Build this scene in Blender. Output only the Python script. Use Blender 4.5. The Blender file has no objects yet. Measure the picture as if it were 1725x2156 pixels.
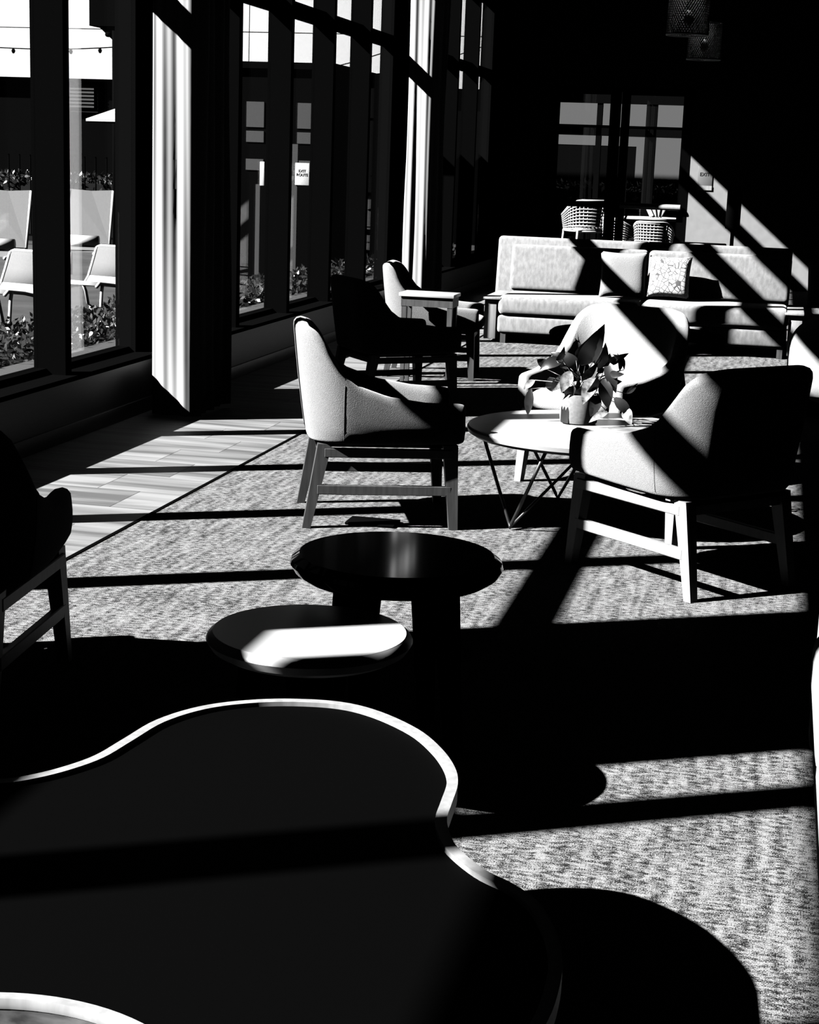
import bpy, bmesh, math, random
from mathutils import Vector, Matrix
random.seed(7)
C = bpy.context.scene.collection
scene = bpy.context.scene
PI = math.pi

# ------------------------------------------------------------------ camera
cam_d = bpy.data.cameras.new('camera'); cam = bpy.data.objects.new('camera', cam_d); C.objects.link(cam)
cam_d.sensor_fit = 'HORIZONTAL'; cam_d.sensor_width = 36.0; cam_d.lens = 36.0 * 3455.0 / 1725.0
cam_d.clip_start = 0.05; cam_d.clip_end = 300
YAW, PITCH, ROLL = math.radians(12.25), math.radians(12.137), math.radians(2.06)
cam.matrix_world = (Matrix.Translation((0, 0, 1.5)) @ Matrix.Rotation(YAW, 4, 'Z')
                    @ Matrix.Rotation(PI / 2 - PITCH, 4, 'X') @ Matrix.Rotation(ROLL, 4, 'Z'))
scene.camera = cam

# ------------------------------------------------------------------ world, sun, exposure
world = bpy.data.worlds.new('sky'); scene.world = world; world.use_nodes = True
bg = world.node_tree.nodes['Background']; bg.inputs[0].default_value = (0.9, 0.9, 0.9, 1); bg.inputs[1].default_value = 0.02
SUN = Vector((1.0, 0.565, -0.86)).normalized()
sd = bpy.data.lights.new('sun', 'SUN'); sd.energy = 64.0; sd.angle = math.radians(0.53); sd.color = (1, 1, 1)
so = bpy.data.objects.new('sun', sd); C.objects.link(so)
so.rotation_euler = SUN.to_track_quat('-Z', 'Y').to_euler(); so.location = (-12, -6, 12)
vs = scene.view_settings; vs.view_transform = 'Standard'; vs.look = 'None'; vs.gamma = 1.0; vs.exposure = 0.0
vs.use_curve_mapping = False
scene.cycles.diffuse_bounces = 0      # a hard, contrasty noon: only direct sun, sky and mirror reflections
scene.cycles.glossy_bounces = 4

# ------------------------------------------------------------------ materials
def nodes_of(name):
    m = bpy.data.materials.new(name); m.use_nodes = True
    nt = m.node_tree; b = nt.nodes['Principled BSDF']
    return m, nt, b

ALB = 0.5        # every surface in this dim lounge is dark next to the sun
def grey(v): return (v, v, v, 1)

def mat(name, v, rough=0.6, spec=0.3, noise=None, bump=None, metal=0.0, sheen=0.0):
    """v albedo grey; noise=(scale xyz, low factor, high factor); bump=(scale xyz, strength)"""
    m, nt, b = nodes_of(name); v *= ALB; spec *= 0.6
    b.inputs['Base Color'].default_value = grey(v); b.inputs['Roughness'].default_value = rough
    b.inputs['Specular IOR Level'].default_value = spec; b.inputs['Metallic'].default_value = metal
    b.inputs['Sheen Weight'].default_value = sheen
    tc = nt.nodes.new('ShaderNodeTexCoord')
    def noise_tex(sc, detail=4):
        mp = nt.nodes.new('ShaderNodeMapping'); mp.inputs['Scale'].default_value = sc
        nt.links.new(tc.outputs['Object'], mp.inputs['Vector'])
        n = nt.nodes.new('ShaderNodeTexNoise'); n.inputs['Scale'].default_value = 1; n.inputs['Detail'].default_value = detail
        nt.links.new(mp.outputs[0], n.inputs['Vector']); return n
    if noise:
        n = noise_tex(noise[0]); r = nt.nodes.new('ShaderNodeMapRange')
        r.inputs[1].default_value = 0.35; r.inputs[2].default_value = 0.65
        r.inputs[3].default_value = v * noise[1]; r.inputs[4].default_value = v * noise[2]
        nt.links.new(n.outputs[0], r.inputs[0])
        cmb = nt.nodes.new('ShaderNodeCombineColor')
        for i in range(3): nt.links.new(r.outputs[0], cmb.inputs[i])
        nt.links.new(cmb.outputs[0], b.inputs['Base Color'])
    if bump:
        n = noise_tex(bump[0], 2); bp = nt.nodes.new('ShaderNodeBump'); bp.inputs['Strength'].default_value = bump[1]
        bp.inputs['Distance'].default_value = 0.004
        nt.links.new(n.outputs[0], bp.inputs['Height']); nt.links.new(bp.outputs[0], b.inputs['Normal'])
    return m

def fabric_mat(name, v, lo=0.7, hi=1.3, scale=420):
    return mat(name, v, 0.95, 0.1, noise=((scale, scale, scale), lo, hi), bump=((scale * .8, scale * .8, scale * .8), 0.5), sheen=0.15)

M = {}
M['black'] = mat('black_paint', 0.0015, 0.9, 0.0)
M['frame'] = mat('dark_window_frame', 0.0012, 0.9, 0.0)
M['ceiling'] = mat('dark_ceiling', 0.01, 0.9, 0.05)
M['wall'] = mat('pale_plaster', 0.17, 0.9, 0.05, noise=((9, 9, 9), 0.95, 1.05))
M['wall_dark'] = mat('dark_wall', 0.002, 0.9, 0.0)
M['fabric'] = fabric_mat('grey_woven_fabric', 0.125)
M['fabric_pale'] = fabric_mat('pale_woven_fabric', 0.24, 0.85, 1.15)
M['fabric_dark'] = fabric_mat('charcoal_fabric', 0.05)
M['velvet'] = mat('grey_sofa_velvet', 0.145, 0.9, 0.1, noise=((40, 60, 16), 0.82, 1.18), bump=((300, 300, 300), 0.3), sheen=0.2)
M['pillow'] = fabric_mat('grey_pillow_linen', 0.17, 0.85, 1.15, 200)
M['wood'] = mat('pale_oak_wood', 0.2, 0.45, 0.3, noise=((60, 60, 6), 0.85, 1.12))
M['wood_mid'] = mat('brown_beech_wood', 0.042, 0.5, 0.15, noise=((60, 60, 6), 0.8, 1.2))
M['tray_wood'] = mat('grained_tray_wood', 0.045, 0.5, 0.2, noise=((14, 160, 60), 0.45, 1.6))
M['panel_wood'] = mat('dark_wood_grain_panel', 0.006, 0.42, 0.15, noise=((120, 9, 160), 0.5, 1.6))
M['metal_dark'] = mat('dark_wire_metal', 0.01, 0.35, 0.5)
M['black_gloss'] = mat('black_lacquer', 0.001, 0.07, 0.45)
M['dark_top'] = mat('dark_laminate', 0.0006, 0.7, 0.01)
M['white_top'] = mat('white_laminate', 0.3, 0.35, 0.3)
M['white'] = mat('white_powder_coat', 0.35, 0.5, 0.3)
M['sling'] = mat('pale_sling_mesh', 0.11, 0.9, 0.1, noise=((300, 300, 300), 0.8, 1.2))
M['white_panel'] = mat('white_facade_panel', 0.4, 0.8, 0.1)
M['concrete'] = mat('patio_concrete', 0.035, 0.9, 0.1, noise=((2, 2, 2), 0.8, 1.2))
M['curb'] = mat('grey_concrete_curb', 0.04, 0.9, 0.1)
M['leaf'] = mat('dark_glossy_leaf', 0.012, 0.35, 0.5)
M['leaf_pale'] = mat('pale_variegated_leaf', 0.17, 0.4, 0.4, noise=((45, 45, 45), 0.25, 1.4))
M['hedge'] = mat('hedge_leaf', 0.02, 0.3, 0.6)
M['sign_white'] = mat('white_sign_plastic', 0.5, 0.5, 0.3)
M['sign_grey'] = mat('grey_sign_plate', 0.085, 0.5, 0.3)
M['ink'] = mat('black_ink', 0.004, 0.6, 0.1)
M['stucco'] = mat('pale_stucco', 0.05, 0.95, 0.05)
M['umbrella'] = mat('white_canvas', 0.2, 0.9, 0.1)
M['rattan'] = mat('pale_rattan', 0.3, 0.6, 0.2)
M['soil'] = mat('dark_soil', 0.006, 0.95, 0.05)

def glass_mat():
    m = bpy.data.materials.new('window_glass'); m.use_nodes = True; nt = m.node_tree; nt.nodes.clear()
    out = nt.nodes.new('ShaderNodeOutputMaterial'); mx = nt.nodes.new('ShaderNodeMixShader')
    tr = nt.nodes.new('ShaderNodeBsdfTransparent'); gl = nt.nodes.new('ShaderNodeBsdfGlossy')
    gl.inputs['Roughness'].default_value = 0.0; tr.inputs[0].default_value = (0.96, 0.96, 0.96, 1)
    lw = nt.nodes.new('ShaderNodeLayerWeight'); lw.inputs['Blend'].default_value = 0.5
    p = nt.nodes.new('ShaderNodeMath'); p.operation = 'POWER'; p.inputs[1].default_value = 5
    ma = nt.nodes.new('ShaderNodeMath'); ma.operation = 'MULTIPLY_ADD'; ma.inputs[1].default_value = 0.96; ma.inputs[2].default_value = 0.04
    nt.links.new(lw.outputs['Facing'], p.inputs[0]); nt.links.new(p.outputs[0], ma.inputs[0])
    nt.links.new(ma.outputs[0], mx.inputs[0]); nt.links.new(tr.outputs[0], mx.inputs[1]); nt.links.new(gl.outputs[0], mx.inputs[2])
    nt.links.new(mx.outputs[0], out.inputs[0]); return m
M['glass'] = glass_mat()

def carpet_mat():
    m, nt, b = nodes_of('woven_loop_carpet'); b.inputs['Roughness'].default_value = 1; b.inputs['Specular IOR Level'].default_value = 0.02
    tc = nt.nodes.new('ShaderNodeTexCoord')
    def tex(sc, detail, rough=0.6):
        mp = nt.nodes.new('ShaderNodeMapping'); mp.inputs['Scale'].default_value = sc
        nt.links.new(tc.outputs['Object'], mp.inputs['Vector'])
        n = nt.nodes.new('ShaderNodeTexNoise'); n.inputs['Scale'].default_value = 1; n.inputs['Detail'].default_value = detail
        n.inputs['Roughness'].default_value = rough
        nt.links.new(mp.outputs[0], n.inputs['Vector']); return n.outputs[0]
    def math_(op, a, c=None, v=None):
        x = nt.nodes.new('ShaderNodeMath'); x.operation = op; nt.links.new(a, x.inputs[0])
        if c is not None: nt.links.new(c, x.inputs[1])
        if v is not None: x.inputs[1].default_value = v
        return x.outputs[0]
    dash = tex((36, 80, 1), 1)        # short dashes across the room
    col = tex((32, 4, 1), 2)           # columns running down the room
    spk = tex((340, 340, 1), 1)        # speckle of single loops
    s = math_('ADD', math_('MULTIPLY', dash, v=0.36), math_('ADD', math_('MULTIPLY', col, v=0.24), math_('MULTIPLY', spk, v=0.6)))
    r = nt.nodes.new('ShaderNodeMapRange'); r.interpolation_type = 'SMOOTHSTEP'
    r.inputs[1].default_value = 0.525; r.inputs[2].default_value = 0.685; r.inputs[3].default_value = 0.003; r.inputs[4].default_value = 0.092
    nt.links.new(s, r.inputs[0])
    cmb = nt.nodes.new('ShaderNodeCombineColor')
    for i in range(3): nt.links.new(r.outputs[0], cmb.inputs[i])
    nt.links.new(cmb.outputs[0], b.inputs['Base Color'])
    bp = nt.nodes.new('ShaderNodeBump'); bp.inputs['Strength'].default_value = 0.35; bp.inputs['Distance'].default_value = 0.004
    nt.links.new(s, bp.inputs['Height']); nt.links.new(bp.outputs[0], b.inputs['Normal'])
    return m
M['carpet'] = carpet_mat()

def tile_mat():
    m, nt, b = nodes_of('wood_look_tile'); b.inputs['Roughness'].default_value = 0.55; b.inputs['Specular IOR Level'].default_value = 0.2
    tc = nt.nodes.new('ShaderNodeTexCoord'); oi = nt.nodes.new('ShaderNodeObjectInfo')
    mp = nt.nodes.new('ShaderNodeMapping'); mp.inputs['Scale'].default_value = (0.8, 9, 1)
    ad = nt.nodes.new('ShaderNodeVectorMath'); ad.operation = 'ADD'
    sc = nt.nodes.new('ShaderNodeVectorMath'); sc.operation = 'SCALE'; sc.inputs[0].default_value = (37, 91, 0)
    nt.links.new(oi.outputs['Random'], sc.inputs['Scale'])
    nt.links.new(tc.outputs['Object'], mp.inputs['Vector']); nt.links.new(mp.outputs[0], ad.inputs[0]); nt.links.new(sc.outputs[0], ad.inputs[1])
    n = nt.nodes.new('ShaderNodeTexNoise'); n.inputs['Scale'].default_value = 1; n.inputs['Detail'].default_value = 3
    nt.links.new(ad.outputs[0], n.inputs['Vector'])
    r = nt.nodes.new('ShaderNodeMapRange'); r.inputs[1].default_value = 0.36; r.inputs[2].default_value = 0.62
    r.inputs[3].default_value = 0.028; r.inputs[4].default_value = 0.085
    nt.links.new(n.outputs[0], r.inputs[0])
    cmb = nt.nodes.new('ShaderNodeCombineColor')
    for i in range(3): nt.links.new(r.outputs[0], cmb.inputs[i])
    nt.links.new(cmb.outputs[0], b.inputs['Base Color']); return m
M['tile'] = tile_mat()

def curtain_mat():
    m = bpy.data.materials.new('sheer_white_curtain'); m.use_nodes = True; nt = m.node_tree
    b = nt.nodes['Principled BSDF']; b.inputs['Base Color'].default_value = grey(0.34 * ALB); b.inputs['Roughness'].default_value = 0.95
    b.inputs['Specular IOR Level'].default_value = 0.05
    tl = nt.nodes.new('ShaderNodeBsdfTranslucent'); tl.inputs[0].default_value = grey(0.10 * ALB)
    mx = nt.nodes.new('ShaderNodeMixShader'); mx.inputs[0].default_value = 0.18
    out = nt.nodes['Material Output']
    nt.links.new(b.outputs[0], mx.inputs[1]); nt.links.new(tl.outputs[0], mx.inputs[2]); nt.links.new(mx.outputs[0], out.inputs[0])
    return m
M['curtain'] = curtain_mat()

def print_mat(name, base, ink, scale, thr):
    """flat print: straight criss-cross ink lines on a light ground"""
    m, nt, b = nodes_of(name); b.inputs['Roughness'].default_value = 0.85
    tc = nt.nodes.new('ShaderNodeTexCoord'); v = nt.nodes.new('ShaderNodeTexVoronoi'); v.feature = 'DISTANCE_TO_EDGE'
    v.inputs['Scale'].default_value = scale; nt.links.new(tc.outputs['Object'], v.inputs['Vector'])
    r = nt.nodes.new('ShaderNodeMapRange'); r.inputs[1].default_value = thr; r.inputs[2].default_value = thr * 1.6
    r.inputs[3].default_value = ink * ALB; r.inputs[4].default_value = base * ALB
    nt.links.new(v.outputs['Distance'], r.inputs[0])
    cmb = nt.nodes.new('ShaderNodeCombineColor')
    for i in range(3): nt.links.new(r.outputs[0], cmb.inputs[i])
    nt.links.new(cmb.outputs[0], b.inputs['Base Color']); return m
M['print_pillow'] = print_mat('white_geometric_pillow', 0.42, 0.02, 26, 0.05)
M['cover'] = mat('glossy_magazine_cover', 0.12, 0.3, 0.4, noise=((7, 12, 1), 0.15, 2.4))
M['pot'] = mat('speckled_stoneware', 0.15, 0.7, 0.2, noise=((90, 90, 90), 0.85, 1.1))

# ------------------------------------------------------------------ mesh helpers
def tag(o, label=None, cat=None, group=None, kind=None):
    if label: o['label'] = label
    if cat: o['category'] = cat
    if group: o['group'] = group
    if kind: o['kind'] = kind
    return o

def obj(name, bm, m, parent=None, smooth=False, angle=None):
    me = bpy.data.meshes.new(name)
    bmesh.ops.recalc_face_normals(bm, faces=bm.faces[:])
    bm.to_mesh(me); bm.free()
    if m: me.materials.append(M[m] if isinstance(m, str) else m)
    if smooth:
        me.polygons.foreach_set('use_smooth', [True] * len(me.polygons))
        if angle is not None:
            try: me.set_sharp_from_angle(angle=math.radians(angle))
            except Exception: pass
    o = bpy.data.objects.new(name, me); C.objects.link(o)
    if parent: o.parent = parent
    return o

def empty(name, loc=(0, 0, 0), rz=0.0):
    o = bpy.data.objects.new(name, None); C.objects.link(o); o.location = loc; o.rotation_euler = (0, 0, rz)
    o.empty_display_size = 0.1; return o

def box(bm, x0, x1, y0, y1, z0, z1, bevel=0.0, seg=2, mtx=None):
    r = bmesh.ops.create_cube(bm, size=1.0)
    vs_ = r['verts']
    for v in vs_:
        v.co = Vector(((x0 + x1) / 2 + v.co.x * (x1 - x0), (y0 + y1) / 2 + v.co.y * (y1 - y0), (z0 + z1) / 2 + v.co.z * (z1 - z0)))
    if bevel > 0:
        es = list({e for v in vs_ for e in v.link_edges})
        res = bmesh.ops.bevel(bm, geom=es, offset=bevel, segments=seg, profile=0.5, affect='EDGES')
        vs_ = list({v for f in res['faces'] for v in f.verts} | {v for v in vs_ if v.is_valid})
    if mtx is not None:
        bmesh.ops.transform(bm, matrix=mtx, verts=[v for v in vs_ if v.is_valid])
    return vs_

def boxo(name, m, x0, x1, y0, y1, z0, z1, parent=None, bevel=0.0, seg=2):
    bm = bmesh.new(); box(bm, x0, x1, y0, y1, z0, z1, bevel, seg)
    return obj(name, bm, m, parent, smooth=bevel > 0, angle=40)

def taper(bm, p0, p1, s0, s1, ydir=Vector((0, 1, 0))):
    """square tapered bar from p0 (size s0) to p1 (size s1); sizes (a, b)"""
    p0, p1 = Vector(p0), Vector(p1)
    vv = []
    for p, s in ((p0, s0), (p1, s1)):
        for sx, sy in ((-1, -1), (1, -1), (1, 1), (-1, 1)):
            vv.append(bm.verts.new(p + Vector((sx * s[0] / 2, sy * s[1] / 2, 0))))
    for i in range(4):
        j = (i + 1) % 4; bm.faces.new((vv[i], vv[j], vv[4 + j], vv[4 + i]))
    bm.faces.new(vv[3::-1]); bm.faces.new(vv[4:])

def tube(bm, pts, r, n=8, closed=False):
    pts = [Vector(p) for p in pts]; rings = []
    N = len(pts); up = None
    for i, p in enumerate(pts):
        a = pts[i - 1] if (i > 0 or closed) else p
        b = pts[(i + 1) % N] if (i < N - 1 or closed) else p
        t = (b - a).normalized()
        if up is None or abs(up.dot(t)) > 0.98:
            up = Vector((0, 0, 1)) if abs(t.z) < 0.9 else Vector((1, 0, 0))
        s = t.cross(up).normalized(); up = s.cross(t).normalized()
        rr = r[i] if isinstance(r, (list, tuple)) else r
        rings.append([bm.verts.new(p + (s * math.cos(2 * PI * k / n) + up * math.sin(2 * PI * k / n)) * rr) for k in range(n)])
    last = N if closed else N - 1
    for i in range(last):
        A, B = rings[i], rings[(i + 1) % N]
        for k in range(n): bm.faces.new((A[k], A[(k + 1) % n], B[(k + 1) % n], B[k]))
    if not closed:
        bm.faces.new(rings[0][::-1]); bm.faces.new(rings[-1])

def lathe(bm, prof, n=48, c=(0, 0, 0)):
    """prof: list of (r, z); open or reaching r=0"""
    rings = []
    for r, z in prof:
        if r < 1e-6: rings.append([bm.verts.new((c[0], c[1], c[2] + z))])
        else: rings.append([bm.verts.new((c[0] + r * math.cos(2 * PI * k / n), c[1] + r * math.sin(2 * PI * k / n), c[2] + z)) for k in range(n)])
    for A, B in zip(rings, rings[1:]):
        for k in range(n):
            a, a2 = A[k % len(A)], A[(k + 1) % len(A)]; b_, b2 = B[k % len(B)], B[(k + 1) % len(B)]
            if len(A) == 1 and len(B) == 1: continue
            if len(A) == 1: bm.faces.new((a, b2, b_))
            elif len(B) == 1: bm.faces.new((a, a2, b_))
            else: bm.faces.new((a, a2, b2, b_))

def prism(bm, outline, z0, z1, hole=None):
    lo = [bm.verts.new((x, y, z0)) for x, y in outline]; hi = [bm.verts.new((x, y, z1)) for x, y in outline]
    n = len(outline)
    for i in range(n): bm.faces.new((lo[i], lo[(i + 1) % n], hi[(i + 1) % n], hi[i]))
    if hole is None:
        bm.faces.new(lo[::-1]); bm.faces.new(hi)
    else:
        lh = [bm.verts.new((x, y, z0)) for x, y in hole]; hh = [bm.verts.new((x, y, z1)) for x, y in hole]
        for i in range(n):
            j = (i + 1) % n
            bm.faces.new((lh[j], lh[i], hh[i], hh[j])); bm.faces.new((hi[i], hi[j], hh[j], hh[i])); bm.faces.new((lo[j], lo[i], lh[i], lh[j]))

def cushion(bm, cx, cy, cz, sx, sy, sz, p=5.0, pz=2.6, n=24, mtx=None):
    """plump rounded block (superellipsoid)"""
    def sg(v, e): return math.copysign(abs(v) ** e, v)
    rings = []
    for i in range(n + 1):
        ph = -PI / 2 + PI * i / n
        if i in (0, n): rings.append([bm.verts.new((cx, cy, cz + sg(math.sin(ph), 2 / pz) * sz / 2))]); continue
        cr = abs(math.cos(ph)) ** (2 / pz)
        rings.append([bm.verts.new((cx + cr * sg(math.cos(t), 2 / p) * sx / 2, cy + cr * sg(math.sin(t), 2 / p) * sy / 2,
                                    cz + sg(math.sin(ph), 2 / pz) * sz / 2)) for t in [2 * PI * k / (2 * n) for k in range(2 * n)]])
    for A, B in zip(rings, rings[1:]):
        m_ = 2 * n
        for k in range(m_):
            a, a2 = A[k % len(A)], A[(k + 1) % len(A)]; b_, b2 = B[k % len(B)], B[(k + 1) % len(B)]
            if len(A) == 1: bm.faces.new((a, b2, b_))
            elif len(B) == 1: bm.faces.new((a, a2, b_))
            else: bm.faces.new((a, a2, b2, b_))
    if mtx is not None: bmesh.ops.transform(bm, matrix=mtx, verts=[v for R_ in rings for v in R_])

def copy_tree(o, parent=None):
    c = o.copy(); C.objects.link(c)
    if parent: c.parent = parent
    for ch in list(o.children): copy_tree(ch, c)
    return c

def text(name, s, size, m, parent, loc, rot, extrude=0.0006):
    cu = bpy.data.curves.new(name, 'FONT'); cu.body = s; cu.size = size; cu.align_x = 'CENTER'; cu.align_y = 'CENTER'; cu.extrude = extrude
    cu.offset = size * 0.012
    t = bpy.data.objects.new(name + '_tmp', cu); C.objects.link(t)
    bpy.context.view_layer.update()
    me = bpy.data.meshes.new_from_object(t.evaluated_get(bpy.context.evaluated_depsgraph_get()))
    bpy.data.objects.remove(t); me.name = name; me.materials.clear(); me.materials.append(M[m])
    o = bpy.data.objects.new(name, me); C.objects.link(o); o.parent = parent; o.location = loc; o.rotation_euler = rot
    return o

def struct(o): o['kind'] = 'structure'; return o

# ------------------------------------------------------------------ room shell
XG, XS = -3.75, -3.55            # glass plane, inner edge of the low sill wall
YF = 22.0                        # far wall
H_SILL, H_T0, H_T1, H_B0, H_B1, H_TOP, H_C = 0.33, 2.513, 2.615, 3.39, 3.515, 4.0, 4.4
floor = struct(boxo('floor', 'carpet', -2.49, 4.5, -3.6, YF, -0.10, 0.0))
sub = struct(boxo('floor_underlay', 'black', -3.95, -2.49, -3.6, YF, -0.10, -0.012))
sub.name = 'floor_border'
tile_protos = {}
y = 6.79 - 0.356 * 26
row = 0
while y < YF - 0.02:
    xj = -2.918 if row % 2 == 0 else -2.712
    for a, b in ((-3.545, xj), (xj, -2.505)):
        key = (round(a, 3), round(b, 3))
        L = b - a
        if key not in tile_protos:
            t = boxo('floor_tile', 'tile', -L / 2 + 0.0015, L / 2 - 0.0015, -0.1765, 0.1765, -0.01, 0.0, sub)
            tile_protos[key] = t
        else:
            t = tile_protos[key].copy(); C.objects.link(t)
        t.location = ((a + b) / 2, min(y + 0.178, YF - 0.18), 0)
    y += 0.356; row += 1
struct(boxo('trim_1', 'black', -2.505, -2.487, -3.6, YF, -0.01, 0.003))     # dark edging strip between tile and carpet
struct(boxo('ceiling', 'ceiling', -3.95, 4.5, -3.6, YF + 0.2, H_C, H_C + 0.15))
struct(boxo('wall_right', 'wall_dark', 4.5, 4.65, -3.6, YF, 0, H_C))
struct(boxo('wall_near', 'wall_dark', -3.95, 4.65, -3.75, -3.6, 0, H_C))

wl = struct(boxo('wall_left', 'panel_wood', XS - 0.22, XS, -3.6, YF, 0.0, H_SILL - 0.025))
COLS = [(-3.6, -2.45), (2.72, 3.5), (9.08, 9.86), (15.42, 16.16), (20.75, YF)]
for a, b in COLS:
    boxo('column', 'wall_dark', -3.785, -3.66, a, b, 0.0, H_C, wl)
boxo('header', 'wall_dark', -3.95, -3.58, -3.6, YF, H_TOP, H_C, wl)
struct(boxo('trim_2', 'black', XS - 0.22, XS + 0.012, -3.6, YF, H_SILL - 0.025, H_SILL))           # sill shelf
struct(boxo('baseboard_left', 'panel_wood', XS, XS + 0.014, -3.6, YF, 0.0, 0.085, bevel=0.004))
struct(boxo('trim_3', 'curb', -4.0, -3.79, -3.6, YF, 0.0, 0.335))          # concrete curb outside the glass

MW = 0.075
BAYS = [(-2.45, 2.72, [-1.80, -0.61, 0.57, 1.765]), (3.5, 9.08, [4.45, 5.633, 6.816, 7.985]),
        (9.86, 15.42, [10.76, 11.95, 13.12, 14.30]), (16.16, 20.75, [17.09, 18.28, 19.46])]
for i, (a, b, mul) in enumerate(BAYS):
    w = struct(boxo('window_%d' % (i + 1), 'frame', XG - 0.03, XG + 0.05, a, b, H_SILL, H_SILL + 0.03))
    boxo('transom', 'frame', XG - 0.01, XG + 0.09, a, b, H_T0, H_T1, w)
    boxo('head_beam', 'frame', XG - 0.03, XG + 0.10, a, b, H_B0, H_B1, w)
    for c in mul:
        boxo('mullion', 'frame', XG - 0.02, XG + 0.158, c - MW / 2, c + MW / 2, H_SILL, H_TOP, w)
    edges = [a] + mul + [b]
    for c, d in zip(edges, edges[1:]):
        for z0, z1 in ((H_SILL + 0.03, H_T0), (H_T1, H_B0), (H_B1, H_TOP)):
            boxo('pane', 'glass', XG - 0.004, XG + 0.004, c + MW / 2, d - MW / 2, z0, z1, w)

# far wall with the double door opening
DX0, DX1, DZ = -3.10, -1.22, 2.50
bm = bmesh.new()
box(bm, -3.95, DX0, YF, YF + 0.18, 0, H_C); box(bm, DX1, 4.65, YF, YF + 0.18, 0, H_C); box(bm, DX0, DX1, YF, YF + 0.18, DZ, H_C)
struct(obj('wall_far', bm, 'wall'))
d = struct(boxo('door_1', 'frame', DX0, DX1, YF + 0.0, YF + 0.16, DZ - 0.05, DZ))        # head of the frame
boxo('jamb', 'frame', DX0, DX0 + 0.05, YF, YF + 0.16, 0, DZ - 0.05, d); boxo('jamb', 'frame', DX1 - 0.05, DX1, YF, YF + 0.16, 0, DZ - 0.05, d)
for s, (l0, l1, g0, g1) in enumerate(((DX0 + 0.05, -2.165, -2.965, -2.305), (-2.155, DX1 - 0.05, -2.045, -1.36))):
    y0, y1 = YF + 0.05, YF + 0.095
    leaf = boxo('door_leaf', 'frame', l0, g0, y0, y1, 0.01, DZ - 0.05, d)
    boxo('stile', 'frame', g1, l1, y0, y1, 0.01, DZ - 0.05, leaf)
    boxo('top_rail', 'frame', g0, g1, y0, y1, 2.41, DZ - 0.05, leaf); boxo('bottom_rail', 'frame', g0, g1, y0, y1, 0.01, 0.26, leaf)
    boxo('muntin', 'frame', g0, g1, y0 + 0.008, y1 - 0.008, 1.985, 2.02, leaf)
    boxo('pane', 'glass', g0, g1, YF + 0.069, YF + 0.075, 0.26, 2.41, leaf)
    bm = bmesh.new(); tube(bm, [(g0 - 0.05, YF - 0.03, 1.0), (g1 + 0.05, YF - 0.03, 1.0)], 0.038, 12)
    box(bm, g0 - 0.045, g0 + 0.005, YF - 0.03, YF + 0.05, 0.975, 1.025); box(bm, g1 - 0.005, g1 + 0.045, YF - 0.03, YF + 0.05, 0.975, 1.025)
    obj('push_bar', bm, 'frame' if s == 0 else 'wood', leaf, smooth=True, angle=40)
    hx = -2.285 if s == 0 else -2.03
    sg = -1 if s == 0 else 1
    bm = bmesh.new(); tube(bm, [(hx, y1, 1.14), (hx, y1 + 0.06, 1.14), (hx + sg * 0.03, y1 + 0.08, 1.05), (hx + sg * 0.03, y1 + 0.08, 0.92), (hx, y1 + 0.06, 0.83), (hx, y1, 0.83)], 0.014, 8)
    obj('door_handle', bm, 'frame', leaf, smooth=True)

# ------------------------------------------------------------------ curtains
def curtain(name, y0, label, seed, z1=4.15, z0=0.02):
    rnd = random.Random(seed)
    # footprint: window side, gathered near face, room side, as a folded line
    base = []
    n1, n2, n3 = 22, 26, 26
    for k in range(n1): base.append((-3.455, y0 + 0.80 - 0.76 * k / n1, -1, 0))
    for k in range(n2): base.append((-3.44 + 0.235 * k / n2, y0 + 0.012 * k / n2, 0, -1))
    for k in range(n3 + 1): base.append((-3.205 + 0.02, y0 + 0.03 + 0.60 * k / n3, 1, 0))
    ph = rnd.random() * 6
    nz = 26
    bm = bmesh.new(); rows = []
    for j in range(nz + 1):
        f = j / nz; z = z0 + (z1 - z0) * f
        row_ = []
        for k, (x, y_, nx, ny) in enumerate(base):
            a = 0.0055 * math.sin(k * 0.42 + ph) + 0.003 * math.sin(k * 0.9 + 3 * f) if ny else (0.020 * math.sin(k * 1.05 + ph) + 0.012 * math.sin(k * 0.52 + ph * 2 + 1.5 * f) + 0.004 * math.sin(k * 2.1 + 7 * f + ph))
            pinch = 1.0 - 0.10 * math.sin(PI * min(1, f * 1.2))
            swell = 0.012 * math.sin(9 * f + k * 0.15 + ph) * (1 - f)
            xx = -3.32 + (x + 3.32) * pinch + nx * (a + swell)
            yy = y_ + ny * (a * 1.15 + swell) + 0.03 * (1 - f)
            row_.append(bm.verts.new((xx, yy, z)))
        rows.append(row_)
    for A, B in zip(rows, rows[1:]):
        for k in range(len(base) - 1): bm.faces.new((A[k], A[k + 1], B[k + 1], B[k]))
    o = obj('curtain', bm, 'curtain', None, smooth=True)
    tag(o, label, 'curtain', 'white window curtains')
    return o
curtain('curtain', 8.74, 'bright white curtain gathered nearest the left window panes', 3)
curtain('curtain', 15.08, 'slim white curtain farther down the window wall, behind the dark armchairs', 11)
curtain('curtain', 2.33, 'white curtain gathered beside the near window column', 5)
rod = empty('curtain_rod')
bm = bmesh.new(); tube(bm, [(-3.32, -2.4, 4.2), (-3.32, 21.5, 4.2)], 0.018, 8); obj('rod', bm, 'metal_dark', rod, smooth=True)
for yy in (-2.4, 3.1, 9.4, 15.8, 21.4):
    boxo('bracket', 'metal_dark', -3.6, -3.31, yy - 0.01, yy + 0.01, 4.19, 4.21, rod)
tag(rod, 'long dark curtain rod running above the windows', 'curtain rod')

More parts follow.
